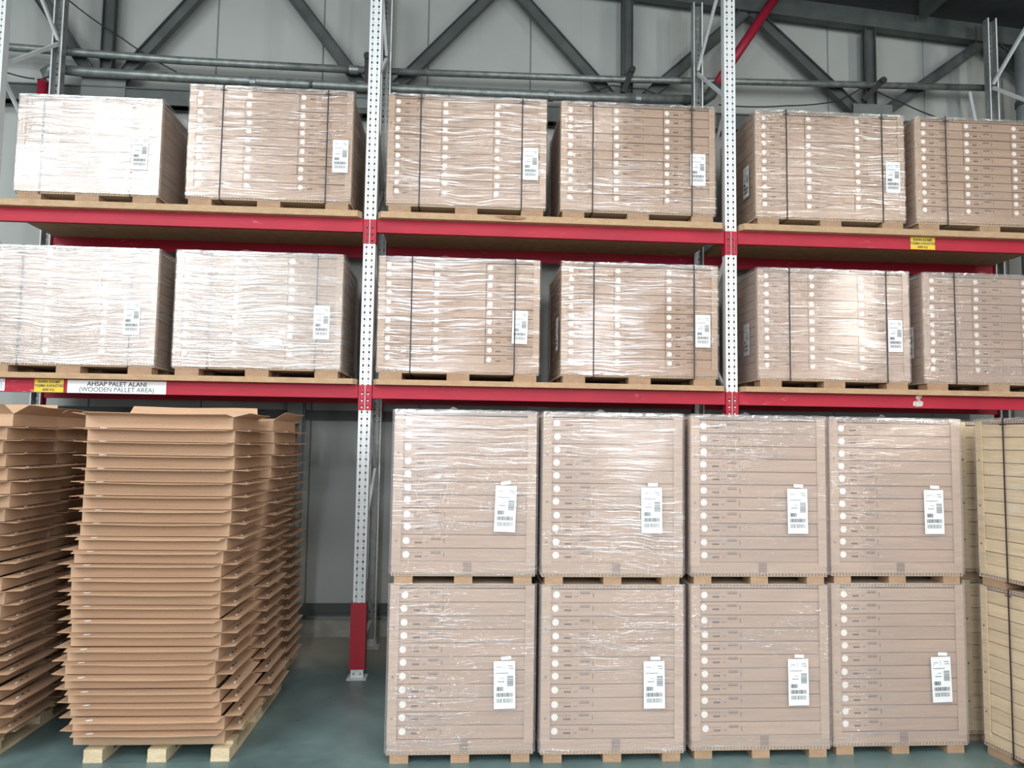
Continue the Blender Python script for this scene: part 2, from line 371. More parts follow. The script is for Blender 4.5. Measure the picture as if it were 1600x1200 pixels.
cable('black cable looping around the truss node above the fourth top pallet', [(1.75, .99, 4.93), (2.05, .99, 5.02), (2.35, .99, 5.0), (2.75, .99, 4.86), (2.95, .99, 4.84)])
cable('black cable running left to right behind the fifth top pallet', [(3.05, .99, 4.88), (3.7, .99, 4.90), (4.2, .99, 4.97), (4.45, .97, 5.12)])
cable('black cable drooping right from the pipe hanger above the sixth top pallet', [(4.5, .97, 5.10), (4.8, .98, 4.98), (5.2, .99, 4.84), (5.6, .99, 4.80)])
tag(MB().tube([(5.48, .98, 5.11), (5.545, .98, 4.75), (5.55, .98, 3.9)], .017, 8).build('conduit', WHITE_POST, smooth=True), 'thin pale conduit beside the far right rear post', 'conduit')
du = thing('downpipe', 'thick grey vertical pipe behind the far right rack post', 'pipe', (5.98, .90, 0))
MB().tube([(0, 0, 0), (0, 0, 5.55)], .085, 16).build('pipe_run', plain('grey_duct', (0.30, 0.33, 0.34), 0.5), du, smooth=True)
for z in (4.95, 3.0): MB().tube([(0, 0, z), (0, 0, z+.05)], .094, 16).build('pipe_collar', STEEL, du)

# ------------------------------------------------------------------ rack
T1, T2, BH = 2.140, 3.402, 0.10
BAY = 2.8; FX = [-BAY, 0.0, BAY, 2*BAY]; FD = 0.84; FH = 5.75
def perforated(b, x0, x1, y, z0, z1, cols, pitch=0.05, hw=0.0065, hh=0.0095, ph=0.0, mi=0):
    """front sheet at y with real holes: big slots and a small hole between them"""
    xs = [x0]
    for c in cols: xs += [c-hw, c+hw]
    xs.append(x1)
    zs = [z0]; kinds = []
    z = z0+ph+pitch*0.5
    while z+hh+0.016 < z1:
        zs += [z-hh, z+hh, z+0.022, z+0.029]; kinds += ['s', 'h', 's', 'h']; z += pitch
    zs.append(z1); kinds.append('s')
    for j in range(len(zs)-1):
        if kinds[j] == 's':
            b.quad((x0, y, zs[j]), (x1, y, zs[j]), (x1, y, zs[j+1]), (x0, y, zs[j+1]), mi)
        else:
            for i in range(0, len(xs)-1, 2):
                b.quad((xs[i], y, zs[j]), (xs[i+1], y, zs[j]), (xs[i+1], y, zs[j+1]), (xs[i], y, zs[j+1]), mi)
            if zs[j+1]-zs[j] < 0.01:                   # the small holes are narrower than the slots
                for c in cols:
                    b.quad((c-hw, y, zs[j]), (c-.003, y, zs[j]), (c-.003, y, zs[j+1]), (c-hw, y, zs[j+1]), mi)
                    b.quad((c+.003, y, zs[j]), (c+hw, y, zs[j]), (c+hw, y, zs[j+1]), (c+.003, y, zs[j+1]), mi)
PW = 0.045
pb = MB(); perforated(pb, -PW, PW, 0.0, 0.06, FH, (-.021, .021))
pb.box(-PW, -PW+.003, .0005, .07, .06, FH); pb.box(PW-.003, PW, .0005, .07, .06, FH)
pb.box(-PW, -.022, .067, .07, .06, FH); pb.box(.022, PW, .067, .07, .06, FH)
POST = pb.mesh('post', WHITE_POST)
rb_ = MB(); perforated(rb_, -PW, PW, 0.0, 0.06, FH, (-.021, .021))
rb_.box(-PW, -PW+.003, .0005, .07, .06, FH); rb_.box(PW-.003, PW, .0005, .07, .06, FH)
rb_.box(-PW, -PW+.013, .067, .07, .06, FH, 1); rb_.box(PW-.013, PW, .067, .07, .06, FH, 1)
REAR = rb_.mesh('post', [GALV, WHITE_POST])
fb = MB(); fb.box(-.07, .07, -.05, .09, 0, .006); fb.box(-.046, .046, -.006, -.001, .006, .075)
FOOT = fb.mesh('foot', WHITE_POST)
BOLT = MB().disc(0, -.0055, .035, .009, 10, .006).mesh('bolt', GALV)
gb = MB(); gb.box(-.056, .056, -.014, -.009, .065, .54); gb.box(-.056, -.051, -.009, .07, .065, .54); gb.box(.051, .056, -.009, .07, .065, .54)
GUARD = gb.mesh('guard', GUARD_RED)
brace_nodes = [(0.30, 'r')] 
FR_LAB = ['white perforated rack frame at the left edge of the photo',
          'white perforated rack frame with red base guard beside the cardboard tray stacks',
          'white perforated rack frame rising behind the floor pallets right of centre',
          'grey rack frame at the top right corner of the photo']
for k, fx in enumerate(FX):
    fr = thing('rack_frame', FR_LAB[k], 'rack frame', (fx, 0, 0), group='upright frames of the pallet rack')
    put('front_post', POST, fr)
    put('rear_post', REAR, fr, (0, FD+.035, 0), (0, 0, math.pi))
    for y, rz in ((0, 0), (FD+.035, math.pi)):
        f = put('foot', FOOT, fr, (0, y, 0), (0, 0, rz)); [put('bolt', BOLT, f, (q, 0, 0)) for q in (-.024, .024)]
    put('guard', GUARD, fr)
    ya, yb = 0.055, FD-.02
    z = 5.08-4*1.2
    MB().bar((0, ya, .22), (0, yb, .22), .028, .022, (0, 0, 1)).build('brace', WHITE_POST, fr)
    while z < FH-.3:
        for za, zb in ((z-.58, z), (z+.04, z+.58)):
            if za > z: a, c = (0, yb, za), (0, ya, zb)
            else: a, c = (0, ya, za), (0, yb, zb)
            if a[2] > .1 and c[2] > .1 and max(a[2], c[2]) < FH: MB().bar(a, c, .028, .022, (1, 0, 0)).build('brace', WHITE_POST, fr)
        z += 1.2
# beams
lvl = {1: 'lower', 2: 'upper'}
bay_n = ['left', 'middle', 'right']
brk = {}
for s in (-1, 1):
    b = MB(); perforated(b, 0.004 if s > 0 else -.052, 0.052 if s > 0 else -.004, -.005, -.19, -0.002, (s*.022,), ph=0.0)
    xo = s*.052; b.box(min(xo, xo-s*.003), max(xo, xo-s*.003), -.005, .06, -.19, 0)
    xi = s*.004; b.box(min(xi, xi+s*.004), max(xi, xi+s*.004), -.008, -.002, -.19, 0)
    brk[s] = b.mesh('end_bracket', RED)
for bi in range(3):
    xa, xb = FX[bi], FX[bi+1]
    for L, T in ((1, T1), (2, T2)):
        for side in ('front', 'rear'):
            y = 0.0 if side == 'front' else FD+.035
            sg = 1 if side == 'front' else -1
            bm = thing('rack_beam', f'red {lvl[L]} {side} rack beam across the {bay_n[bi]} bay', 'beam', ((xa+xb)/2, y, T), 0 if sg > 0 else math.pi, 'red beams of the pallet rack')
            hl = BAY/2
            p = MB(); p.box(-hl+.053, hl-.053, 0.002, .045, -BH, -.002); p.box(-hl+.053, hl-.053, -.001, .002, -BH, -BH+.006); p.box(-hl+.053, hl-.053, -.001, .002, -.012, -.002)
            p.build('beam_profile', RED, bm)
            put('end_bracket', brk[1], bm, (-hl, 0, 0)); put('end_bracket', brk[-1], bm, (hl, 0, 0))
        th = .04 if L == 1 else .048
        dk = MB(); c = .025; X0, X1 = xa+.062, xb-.062; Y0, Y1 = -.062, FD+.09
        # board with clipped front corners so it fits between the posts
        pl = [(X0+c, Y0), (X1-c, Y0), (X1, Y0+c*1.6), (X1, Y1), (X0, Y1), (X0, Y0+c*1.6)]; n = len(pl)
        dk.add([(px, py, z) for z in (T, T+th) for px, py in pl],
               [tuple(range(n-1, -1, -1)), tuple(range(n, 2*n))]+[(i, (i+1) % n, n+(i+1) % n, n+i) for i in range(n)])
        tag(dk.build('shelf_board', DECK), f'tan chipboard shelf board on the {lvl[L]} beams of the {bay_n[bi]} bay', 'shelf board', 'chipboard shelf boards')

sb_ = MB(); sb_.add([(-.14, -.066, .036), (-.09, -.070, .020), (-.02, -.074, .014), (.06, -.071, .017), (.10, -.066, .030), (.04, -.068, .040), (-.05, -.066, .042),
                     (-.14, -.060, .036), (-.09, -.060, .020), (-.02, -.060, .014), (.06, -.060, .017), (.10, -.060, .030), (.04, -.060, .040), (-.05, -.060, .042)],
                    [tuple(range(7))]+[(i, 7+i, 7+(i+1) % 7, (i+1) % 7) for i in range(7)])
for o in list(COL.objects):
    if o.get('label', '') == 'tan chipboard shelf board on the upper beams of the middle bay':
        tag(sb_.build('splintered_edge', plain('torn_chipboard', (0.30, 0.17, 0.09), 0.9, var=.35, scale=50), o, (1.09, 0, T2)), 'torn dark patch in the board edge')
# signs on the beams
def sign(name, label, x0, x1, z0, z1, mat, lines, y=-.0025, size=None, col=INK):
    s = thing(name, label, 'sign', ((x0+x1)/2, y, z0))
    W, Hh = x1-x0, z1-z0
    MB().box(-W/2, W/2, -.0015, .001, 0, Hh).build('plate', mat, s)
    for (txt, zc, sz, bold, sx) in lines:
        put('lettering', text_mesh(txt, sz, col, bold=bold, sx=sx), s, (0, -.002, zc), (H, 0, 0))
    return s
YL = [('RAFIN AZAM\u0130', .076, .026, .0006, .95), ('TA\u015eIMA KAPAS\u0130TES\u0130', .047, .026, .0006, .86), ('6000 KG.', .018, .024, .0006, .95)]
sign('capacity_sign', 'yellow load capacity sign on the lower beam beside the white sign', -2.379, -2.173, 2.041, 2.137, YELLOW, YL)
sign('capacity_sign', 'yellow load capacity sign on the upper beam of the right bay', 4.258, 4.461, 3.305, 3.402, YELLOW, YL)
sign('area_sign', 'white sign reading AHSAP PALET ALANI WOODEN PALLET AREA on lower beam', -2.147, -1.446, 2.040, 2.134, PAPER,
     [('AHSAP PALET ALANI', .067, .046, .0008, 1.0), ('(WOODEN PALLET AREA)', .026, .046, .0, 1.0)])
st = MB(); st.box(-2.72, -2.585, -.004, -.0015, 2.046, 2.134)
so = st.build('beam_sticker', PAPER); tag(so, 'white printed sticker on the lower beam at the left photo edge', 'sticker')
sp_ = MB(); random.seed(3)
for r in range(7):
    xx = -2.715
    while xx < -2.60:
        l = random.uniform(.004, .014); sp_.box(xx, xx+l, -.005, -.004, 2.054+r*.011, 2.054+r*.011+.004); xx += l+.005
sp_.build('sticker_print', GREY_INK, so)
ts = MB(); ts.add([(4.245, -.004, 2.06), (4.27, -.004, 2.05), (4.325, -.004, 2.056), (4.33, -.004, 2.09), (4.30, -.004, 2.10), (4.325, -.004, 2.138), (4.275, -.004, 2.142), (4.268, -.004, 2.118), (4.29, -.004, 2.10), (4.25, -.004, 2.09)], [tuple(range(10))])
for v in list(ts.v): ts.v.append((v[0], -.0015, v[2]))
ts.add([], [])
ts.f += [(i, (i+1) % 10, 10+(i+1) % 10, 10+i) for i in range(10)]; ts.m += [0]*10
tag(ts.build('torn_sticker', plain('torn_paper', (0.62, 0.55, 0.50), 0.7, var=0.4, scale=60)), 'torn pale sticker remnant on the lower beam of the right bay', 'sticker')

# ------------------------------------------------------------------ pallet loads
mesh_cache = {}
def cached(key, fn):
    if key not in mesh_cache: mesh_cache[key] = fn()
    return mesh_cache[key]
def honey_board(W, Dp, t):
    b = MB(); e = .0025
    b.box(-W/2, W/2, -Dp/2, Dp/2, 0, e); b.box(-W/2, W/2, -Dp/2, Dp/2, t-e, t)
    b.box(-W/2+.012, W/2-.012, -Dp/2+.012, Dp/2-.012, e, t-e)
    p = .019
    n = int(W/p)
    for i in range(n+1):
        xx = -W/2+(W-.006)*i/n; dx = .0035+.002*((i*7) % 5)/4
        for s in (-1, 1):
            y0, y1 = (-Dp/2+.001, -Dp/2+.012) if s < 0 else (Dp/2-.012, Dp/2-.001)
            b.box(xx, xx+dx, y0, y1, e, t-e)
    n = int(Dp/p)
    for i in range(1, n):
        yy = -Dp/2+(Dp-.006)*i/n
        for s in (-1, 1):
            x0, x1 = (-W/2+.001, -W/2+.012) if s < 0 else (W/2-.012, W/2-.001)
            b.box(x0, x1, yy, yy+.004, e, t-e)
    return b.mesh('honeycomb_board', HONEY)
def post_mesh(hh, a, mat):
    b = MB(); t = .005; c = .004                       # L-shaped board, corner at origin, opening to +x +y, softened outer edge
    pr = [(c, 0), (a, 0), (a, t), (t, t), (t, a), (0, a), (0, c)]; n = len(pr)
    b.add([(px, py, z) for z in (0, hh) for px, py in pr], [tuple(range(n-1, -1, -1)), tuple(range(n, 2*n))]+[(i, (i+1) % n, n+(i+1) % n, n+i) for i in range(n)])
    for z in (hh*.16, hh*.42, hh*.73): b.disc(a*.5, 0.0, z, .0065, 8, .001, 1)
    return b.mesh('corner_board', [mat, RIVET])
def carton_mesh(W, Dp, hh, mat):
    b = MB(); c = .0025                                 # front top/bottom edges softened
    pr = [(-Dp/2, c), (-Dp/2+c, 0), (Dp/2, 0), (Dp/2, hh), (-Dp/2+c, hh), (-Dp/2, hh-c)]; n = len(pr)
    vs = [(sx*W/2, y, z) for sx in (-1, 1) for y, z in pr]
    b.add(vs, [tuple(range(n)), tuple(range(2*n-1, n-1, -1))]+[(i, n+i, n+(i+1) % n, (i+1) % n) for i in range(n)])
    return b.mesh('carton', mat)
def print_mesh(big, y):
    b = MB(); s = 1.0
    def blk(x0, x1, z0, z1, mi): b.box(x0*1.05, x1*1.05, y-.0008, y, z0*1.2, z1*1.2, mi)
    for k in range(5): blk(.047+k*.0075, .047+k*.0075+.0062, -.0125, -.0045, 0)
    for k in range(4): blk(.022+k*.017, .022+k*.017+.012, .006, .009, 1)
    blk(.100, .106, -.011, -.006, 1); blk(.109, .116, -.010, -.005, 1)
    for k in range(7): blk(.128+k*.008, .128+k*.008+.006, .004, .0095, 0 if k % 3 else 1); 
    for k in range(6): blk(.130+k*.009, .130+k*.009+.006, .012, .016, 1)
    blk(.196, .201, -.012, .010, 1)
    return b.mesh('print', [PRINT, PRINT_SOFT])
DOTM = MB().disc(0, 0, 0, .0185, 18, .0012).mesh('dot_sticker', DOT)
def label_meshes():
    W, Hh = .116, .252
    sh = MB().box(-W/2, W/2, -.001, .0005, 0, Hh).mesh('shipping_label', PAPER)
    b = MB(); y0, y1 = -.0016, -.001; rnd = random.Random(5)
    def r(x0, x1, z0, z1, mi=0): b.box(-W/2+x0*W, -W/2+x1*W, y0, y1, z0*Hh, z1*Hh, mi)
    def dash(x0, x1, z0, z1, mi=0):
        xx = x0
        while xx < x1-.02:
            l = rnd.uniform(.025, .05); r(xx, min(xx+l, x1), z0+rnd.uniform(0, .006), z1, mi); xx += l+.022
    r(.47, .48, .82, .94); dash(.14, .40, .865, .885); dash(.66, .93, .885, .905); dash(.70, .93, .835, .855)
    dash(.08, .22, .835, .846, 1); dash(.08, .14, .79, .805, 1); dash(.08, .68, .735, .757); dash(.30, .52, .63, .645, 1); dash(.18, .50, .555, .582)
    z = .47
    while z < .69:
        t = rnd.choice((.005, .009, .014)); r(.62, .92, z, z+t); z += t+rnd.choice((.006, .012))
    for x0, x1, z0, z1, d in ((.10, .46, .375, .462, .7), (.10, .90, .25, .335, .5), (.12, .88, .125, .215, .45)):
        xx = x0
        while xx < x1:
            t = rnd.choice((.008, .014, .024)); r(xx, min(xx+t, x1), z0, z1); xx += t+rnd.choice((.008, .012, .022))/d*.6
    return sh, b.mesh('label_print', [INK, GREY_INK])
LABEL, LABEL_PRINT = label_meshes()
TAG = MB().box(-.027, .027, -.0012, .0005, -.009, .009).mesh('paper_tag', PAPER)
def film_shell(W, Dp, z0, z1, bulge=0.0):
    b = MB(); c = .012; nz = 5                       # sheet around the four sides; the side sheets sag outwards a little
    for j in range(nz+1):
        t = j/nz; q = bulge*(math.sin(math.pi*(1-t)**0.8*0.82))
        z = z0+(z1-z0)*t
        b.v += [(-W/2+c, -Dp/2, z), (W/2-c, -Dp/2, z), (W/2, -Dp/2+c, z), (W/2+q*.7, -Dp*.25, z), (W/2+q, .05, z), (W/2, Dp/2-c, z),
                (W/2-c, Dp/2, z), (-W/2+c, Dp/2, z), (-W/2, Dp/2-c, z), (-W/2-q, .05, z), (-W/2-q*.7, -Dp*.25, z), (-W/2, -Dp/2+c, z)]
    n = 12
    for j in range(nz):
        for i in range(n): b.f.append((j*n+i, j*n+(i+1) % n, (j+1)*n+(i+1) % n, (j+1)*n+i)); b.m.append(0)
    return b.mesh('stretch_film', None, smooth=False)
def strap_mesh(Dp, z0, z1):
    b = MB(); wd, t = .0048, .0016
    b.box(-wd, wd, -Dp/2-t, -Dp/2, z0, z1); b.box(-wd, wd, Dp/2, Dp/2+t, z0, z1)
    b.box(-wd, wd, -Dp/2-t, Dp/2+t, z1, z1+t); b.box(-wd, wd, -Dp/2-t, Dp/2+t, z0-t, z0)
    b.box(-.022, .022, -Dp/2-t-.0012, -Dp/2-t, z1-.040, z1-.034)    # the seal
    return b.mesh('strap', BLACK)

def load(label, cx, yfront, z, W, Dp, TH, rows, cols, film_mat, rz=0.0, block=.052, bw=.17, straps=(), lab=None, side_lab=False,
         dots=True, mat=None, tag_rot=None, tape=False, seed=0, sticker=False, post=.05, group='wrapped pallets of cartons', bulge=0.0):
    """one strapped and film-wrapped pallet of flat cartons; W x Dp footprint, TH tray bottom to top. cx,yfront: middle of the front edge"""
    mat = mat or KRAFT; rnd = random.Random(seed)
    c_, s_ = math.cos(rz), math.sin(rz)
    ox, oy = cx - s_*Dp/2, yfront + c_*Dp/2
    root = thing('carton_pallet', label, 'pallet load', (ox, oy, z), rz, group)
    ins = .018
    bk = cached(('blk', bw, block, mat.name), lambda: MB().box(-bw/2, bw/2, -.06, .06, 0, block).mesh('pallet_block', CHIP))
    for xx in (-W/2+bw/2+ins, 0, W/2-bw/2-ins):
        for yy in (-Dp/2+.06+.004, 0, Dp/2-.064): put('pallet_block', bk, root, (xx, yy, 0))
    hb = .022
    put('honeycomb_board', cached(('hon', W, Dp), lambda: honey_board(W, Dp, hb)), root, (0, 0, block))
    tz0, tz1 = block+hb, block+.078
    put('base_tray', cached(('tray', W, Dp, mat.name), lambda: MB().box(-W/2+.002, W/2-.002, -Dp/2+.002, -Dp/2+.006, 0, .056).box(-W/2+.002, W/2-.002, Dp/2-.006, Dp/2-.002, 0, .056)
        .box(-W/2+.002, -W/2+.006, -Dp/2+.006, Dp/2-.006, 0, .056).box(W/2-.006, W/2-.002, -Dp/2+.006, Dp/2-.006, 0, .056).box(-W/2+.006, W/2-.006, -Dp/2+.006, Dp/2-.006, 0, .004).mesh('base_tray', mat)), root, (0, 0, tz0))
    if tape:
        put('brown_tape', cached('tape', lambda: MB().box(-.024, .024, -.0008, 0, 0, .062).mesh('brown_tape', BROWN_TAPE)), root, (.02, -Dp/2+.0015, tz0-.008))
    top = block+TH; zc0 = tz1-.052; zrow = (top-hb-.001-tz1)/rows; z1r = tz1
    put('top_board', cached(('hont', W, Dp), lambda: honey_board(W-.02, Dp-.02, .019)), root, (0, 0, top-.019))
    pl = cached(('post', TH, post, mat.name), lambda: post_mesh(top-.004-(tz1-.022), post, KRAFT_WARM_LIT if mat is KRAFT_WARM_LIT else KRAFT_POST))
    for (sx, sy, r_) in ((-1, -1, 0), (1, -1, H), (1, 1, 2*H), (-1, 1, 3*H)):
        put('corner_board', pl, root, (sx*(W/2+.001), sy*(Dp/2+.001), tz1-.022), (0, 0, r_))
    iw = W-2*.008; cw = iw/cols; gap = .0035
    cm = cached(('car', cw, Dp, zrow, mat.name), lambda: carton_mesh(cw-.004, Dp-.016, zrow-gap, mat))
    pmh = cached(('prn', cols > 1, Dp), lambda: print_mesh(cols == 1, -Dp/2+.008))
    for r in range(rows):
        for c in range(cols):
            jx, jy = rnd.uniform(-.0015, .0015), rnd.uniform(-.003, .003)
            ca = put('carton', cm, root, (-iw/2+cw*(c+.5)+jx, jy, z1r+zrow*r))
            if dots:
                xl = -cw/2+(post+.018 if c == 0 else .030)
                zz = zrow*.55+rnd.uniform(-.003, .003)
                put('dot_sticker', DOTM, ca, (xl+rnd.uniform(-.003, .003), -Dp/2+.008, zz))
                put('print', pmh, ca, (xl, 0, zz))
            if sticker and c < 2:
                put('paper_strip', cached('strip', lambda: MB().box(0, .2, -.001, 0, -.012, .012).mesh('paper_strip', PAPER)), ca, (-cw/2+.09, -Dp/2+.008, zrow*.5))
    for fx in straps:
        xx = -W/2+fx*W
        put('strap', cached(('strap', Dp, TH, film_mat.name), lambda: strap_mesh(Dp+(.006 if film_mat is FILM_HEAVY else .028), block-.001, top+.010)), root, (xx, 0, 0))
    fo = put('stretch_film', cached(('film', W, Dp, TH, film_mat.name, bulge), lambda: film_shell(W+.024, Dp+.024, block+.012, top+.008, bulge)), root)
    if not fo.data.materials or fo.data.materials[0] is None:
        fo.data.materials.clear(); fo.data.materials.append(film_mat)
    def fold_():
        b = MB(); n = 40; rr = random.Random(17)
        for i in range(n+1):
            xx = -W/2+W*i/n; hgt = rr.uniform(0.001, .008)+(.012 if rr.random() < .10 else 0)
            b.v += [(xx, -Dp/2-.0125, -.012), (xx, -Dp/2-.0125+rr.uniform(-.003, .004), rr.uniform(0, .006)), (xx+rr.uniform(-.01, .01), -Dp/2+rr.uniform(.0, .02), hgt+.004)]
        for i in range(n):
            for j in range(2): b.f.append((i*3+j, i*3+3+j, i*3+4+j, i*3+1+j)); b.m.append(0)
        return b.mesh('film_fold', FILM_HEAVY)
    if z > 0.5: put('film_fold', cached(('fold', W, Dp), fold_), root, (0, 0, top+.004))
    if lab:
        lx, lz, lr = lab
        l = put('shipping_label', LABEL, root, (-W/2+lx*W, -Dp/2-.0145, block+lz), (0, lr, 0)); tag(put('label_print', LABEL_PRINT, l), kind='stuff')
        if tag_rot is not None: put('paper_tag', TAG, root, (-W/2+lx*W+.005, -Dp/2-.0145, block+lz+.268), (0, tag_rot, 0))
    if side_lab:
        l = put('shipping_label', LABEL, root, (-W/2-.0145, -Dp/2+side_lab, block+.21), (0, 0, -H)); tag(put('label_print', LABEL_PRINT, l), kind='stuff')
    return root

WZ, DZ = 1.215, 0.80
Z2, Z1 = T2+.048, T1+.040
kw = dict(W=WZ, Dp=DZ, TH=.868, rows=11, cols=3, straps=(.205, .845))
g2, g1 = 'carton pallets on the upper shelf', 'carton pallets on the lower shelf'
load('shorter pallet of cartons blown out by glare at the left end of the upper shelf', -2.07, -.04, Z2, 1.03, .80, .74, 10, 2, FILM_HEAVY, straps=(.17, .80), lab=(.86, .20, 0), dots=False, sticker=True, bulge=.04, seed=1, bw=.17, group=g2)
load('upper shelf carton pallet just left of the red-guarded white upright', -.752, -.04, Z2, film_mat=FILM_MID, lab=(.93, .235, 0), bulge=.04, seed=2, group=g2, **kw)
load('upper shelf carton pallet just right of the red-guarded white upright', .727, -.04, Z2, film_mat=FILM_MID, lab=(.90, .232, .0), bulge=.04, seed=3, group=g2, **kw)
load('upper shelf carton pallet just left of the upright behind the floor pallets', 2.055, -.04, Z2, film_mat=FILM_MID, lab=(.885, .235, 0), bulge=.04, seed=4, rz=-.006, group=g2, **kw)
load('upper shelf carton pallet with bright streaks just right of the second upright', 3.592, -.04, Z2, film_mat=FILM_MID, lab=(.915, .235, 0), side_lab=.16, bulge=.04, seed=5, group=g2, **kw)
load('upper shelf carton pallet cut by the right photo edge', 4.90, -.04, Z2, film_mat=FILM_CLEAR, side_lab=.2, seed=6, group=g2, **kw)
kw['TH'] = .872
load('lower shelf carton pallet above the white sign, cut by the left edge', -2.133, -.04, Z1, film_mat=FILM_HEAVY, lab=(.86, .235, 0), seed=7, group=g1, **kw)
load('lower shelf carton pallet whitened by glare, left of the red-guarded upright', -.79, -.04, Z1, film_mat=FILM_HEAVY, lab=(.88, .235, 0), seed=8, group=g1, **kw)
load('lower shelf carton pallet just right of the red-guarded upright', .69, -.04, Z1, film_mat=FILM_MID, lab=(.875, .235, .02), seed=9, group=g1, **kw)
load('lower shelf carton pallet with a bright vertical glare band, left of the second upright', 2.07, -.04, Z1, film_mat=FILM_MID, lab=(.90, .24, 0), side_lab=.14, bulge=.04, seed=10, group=g1, **kw)
load('lower shelf carton pallet just right of the second upright', 3.60, -.04, Z1, film_mat=FILM_LIGHT, lab=(.90, .24, 0), side_lab=.2, bulge=.04, seed=11, group=g1, **kw)
load('lower shelf carton pallet cut by the right photo edge', 4.935, -.04, Z1, film_mat=FILM_LIGHT, side_lab=.18, seed=12, group=g1, **kw)
# floor stacks
fk = dict(W=.79, Dp=1.2, rows=11, cols=1, block=.045, bw=.10, tape=True, film_mat=FILM_LIGHT, TH=.902, post=.052)
ordn = ['first', 'second', 'third', 'fourth']
for i, (cx, yf, rz, lb, ll, tr_) in enumerate(((.748, -1.50, 0, .80, .80, -.15), (1.576, -1.515, 0, .79, .795, .0), (2.418, -1.485, .004, .77, .80, .06), (3.243, -1.452, .006, .81, .80, .05))):
    load(f'{ordn[i]} floor stack from the tray stacks, lower carton pallet standing on the floor', cx, yf, 0.0, rz=rz, lab=(lb, .243, -.02 if i == 0 else (-.03 if i == 3 else -.01)), tag_rot=tr_*.5, seed=20+i, group='carton pallets stacked on the floor', **fk)
    load(f'{ordn[i]} floor stack from the tray stacks, upper carton pallet on top', cx+(.0, -.003, .0, .003)[i], yf, .947, rz=rz, lab=(ll-.02, .243, .03 if i == 0 else -.01), tag_rot=tr_, seed=30+i, group='carton pallets stacked on the floor', **fk)
# the row at the right edge, turned to face the aisle
rk = dict(W=1.2, Dp=.8, TH=.902, rows=11, cols=2, block=.045, bw=.16, film_mat=FILM_CLEAR, dots=False, mat=KRAFT_WARM_LIT, straps=(.18, .82), group='yellowish carton pallets at the right edge')
for z, nm in ((0.0, 'lower'), (.947, 'upper')):
    a = -H+.13
    ca_, sa_ = math.cos(a), math.sin(a)
    fx0, fy0 = 3.745, -1.44                              # the far front corner
    load(f'{nm} warm-lit strapped carton pallet nearest the camera at right edge', fx0+ca_*.6, fy0+sa_*.6, z, rz=a, seed=40+int(z*10), **rk)
    load(f'{nm} carton pallet squeezed between fourth floor stack and nearest right pallet', 3.735, -.69, z, rz=-H+.01, seed=50+int(z*10), **rk)

# ------------------------------------------------------------------ cardboard tray stacks
def wood_pallet(label, x0, x1, y0, y1):
    r = thing('wooden_pallet', label, 'pallet', ((x0+x1)/2, (y0+y1)/2, 0), group='wooden pallets under the tray stacks')
    W, Dp = x1-x0, y1-y0
    for xx in (-W/2+.05, 0, W/2-.05):
        MB().box(xx-.05, xx+.05, -Dp/2, Dp/2, 0, .018).build('skid', PINE, r)
        for yy in (-Dp/2+.07, 0, Dp/2-.07): MB().box(xx-.048, xx+.048, yy-.07, yy+.07, .018, .068).build('block', PINE, r)
    n = 6
    for k in range(n):
        yy = -Dp/2+.11+(Dp-.17)*k/(n-1); MB().box(-W/2, W/2, yy-.05, yy+.05, .068, .084).build('deck_board', PINE, r)
    return r
wood_pallet('pale wooden pallet under the cardboard tray stacks nearest the red-guarded upright', -1.245, -.485, -1.44, -.24)
wood_pallet('pale wooden pallet under the rearmost tray stack', -1.33, -.55, -.12, .6)
wood_pallet('wooden pallet under the tray stacks at the left photo edge', -2.53, -1.74, -1.44, -.24)
TWd, TDp, TPH = .79, .53, .0735
FW = .082
def tray_body():
    b = MB(); t = .004; W, Dp, Hh = TWd, TDp, TPH-.003
    o = [(-W/2, -Dp/2), (W/2, -Dp/2), (W/2, Dp/2), (-W/2, Dp/2)]
    i_ = [(-W/2+t, -Dp/2+t), (W/2-t, -Dp/2+t), (W/2-t, Dp/2-t), (-W/2+t, Dp/2-t)]
    b.add([(x, y, 0) for x, y in o]+[(x, y, Hh) for x, y in o]+[(x, y, t) for x, y in i_]+[(x, y, Hh) for x, y in i_],
          [(3, 2, 1, 0), (8, 9, 10, 11)]+[(k, (k+1) % 4, 4+(k+1) % 4, 4+k) for k in range(4)]+[(8+(k+1) % 4, 8+k, 12+k, 12+(k+1) % 4) for k in range(4)]+[(4+k, 4+(k+1) % 4, 12+(k+1) % 4, 12+k) for k in range(4)])
    return b.mesh('tray_body', KRAFT_TRAY)
def flap_mesh(L, ang, wav, FW=FW):
    b = MB(); t = .0025; n = 6; ca, sa = math.cos(ang), math.sin(ang)    # hinge along x at origin, reaching -y; tapered ends
    top, bot = [], []
    for j in range(3):
        wj = FW*j/2
        for k in range(n+1):
            u = k/n; half = L/2-wj*.22
            xx = -half+2*half*u; zz = wav*math.sin(u*math.pi*2.3+.6)*(j/2)
            top.append((xx, -wj*ca+(-zz*sa), wj*sa+zz)); bot.append((xx, -wj*ca, wj*sa+zz-t))
    vs = top+bot; q = n+1; m_ = len(top); fs = []
    for j in range(2):
        for k in range(n):
            a = j*q+k; fs.append((a, a+q, a+q+1, a+1)); fs.append((m_+a, m_+a+1, m_+a+q+1, m_+a+q))
    for k in range(n):
        a = 2*q+k; fs.append((a, m_+a, m_+a+1, a+1))
        fs.append((k, k+1, m_+k+1, m_+k))
    for k in (0, n):
        for j in range(2):
            a = j*q+k; f_ = (a, a+q, m_+a+q, m_+a); fs.append(f_ if k else f_[::-1])
    b.add(vs, fs)
    return b.mesh('flap', KRAFT_TRAY)
BODY = tray_body()
FL = {}
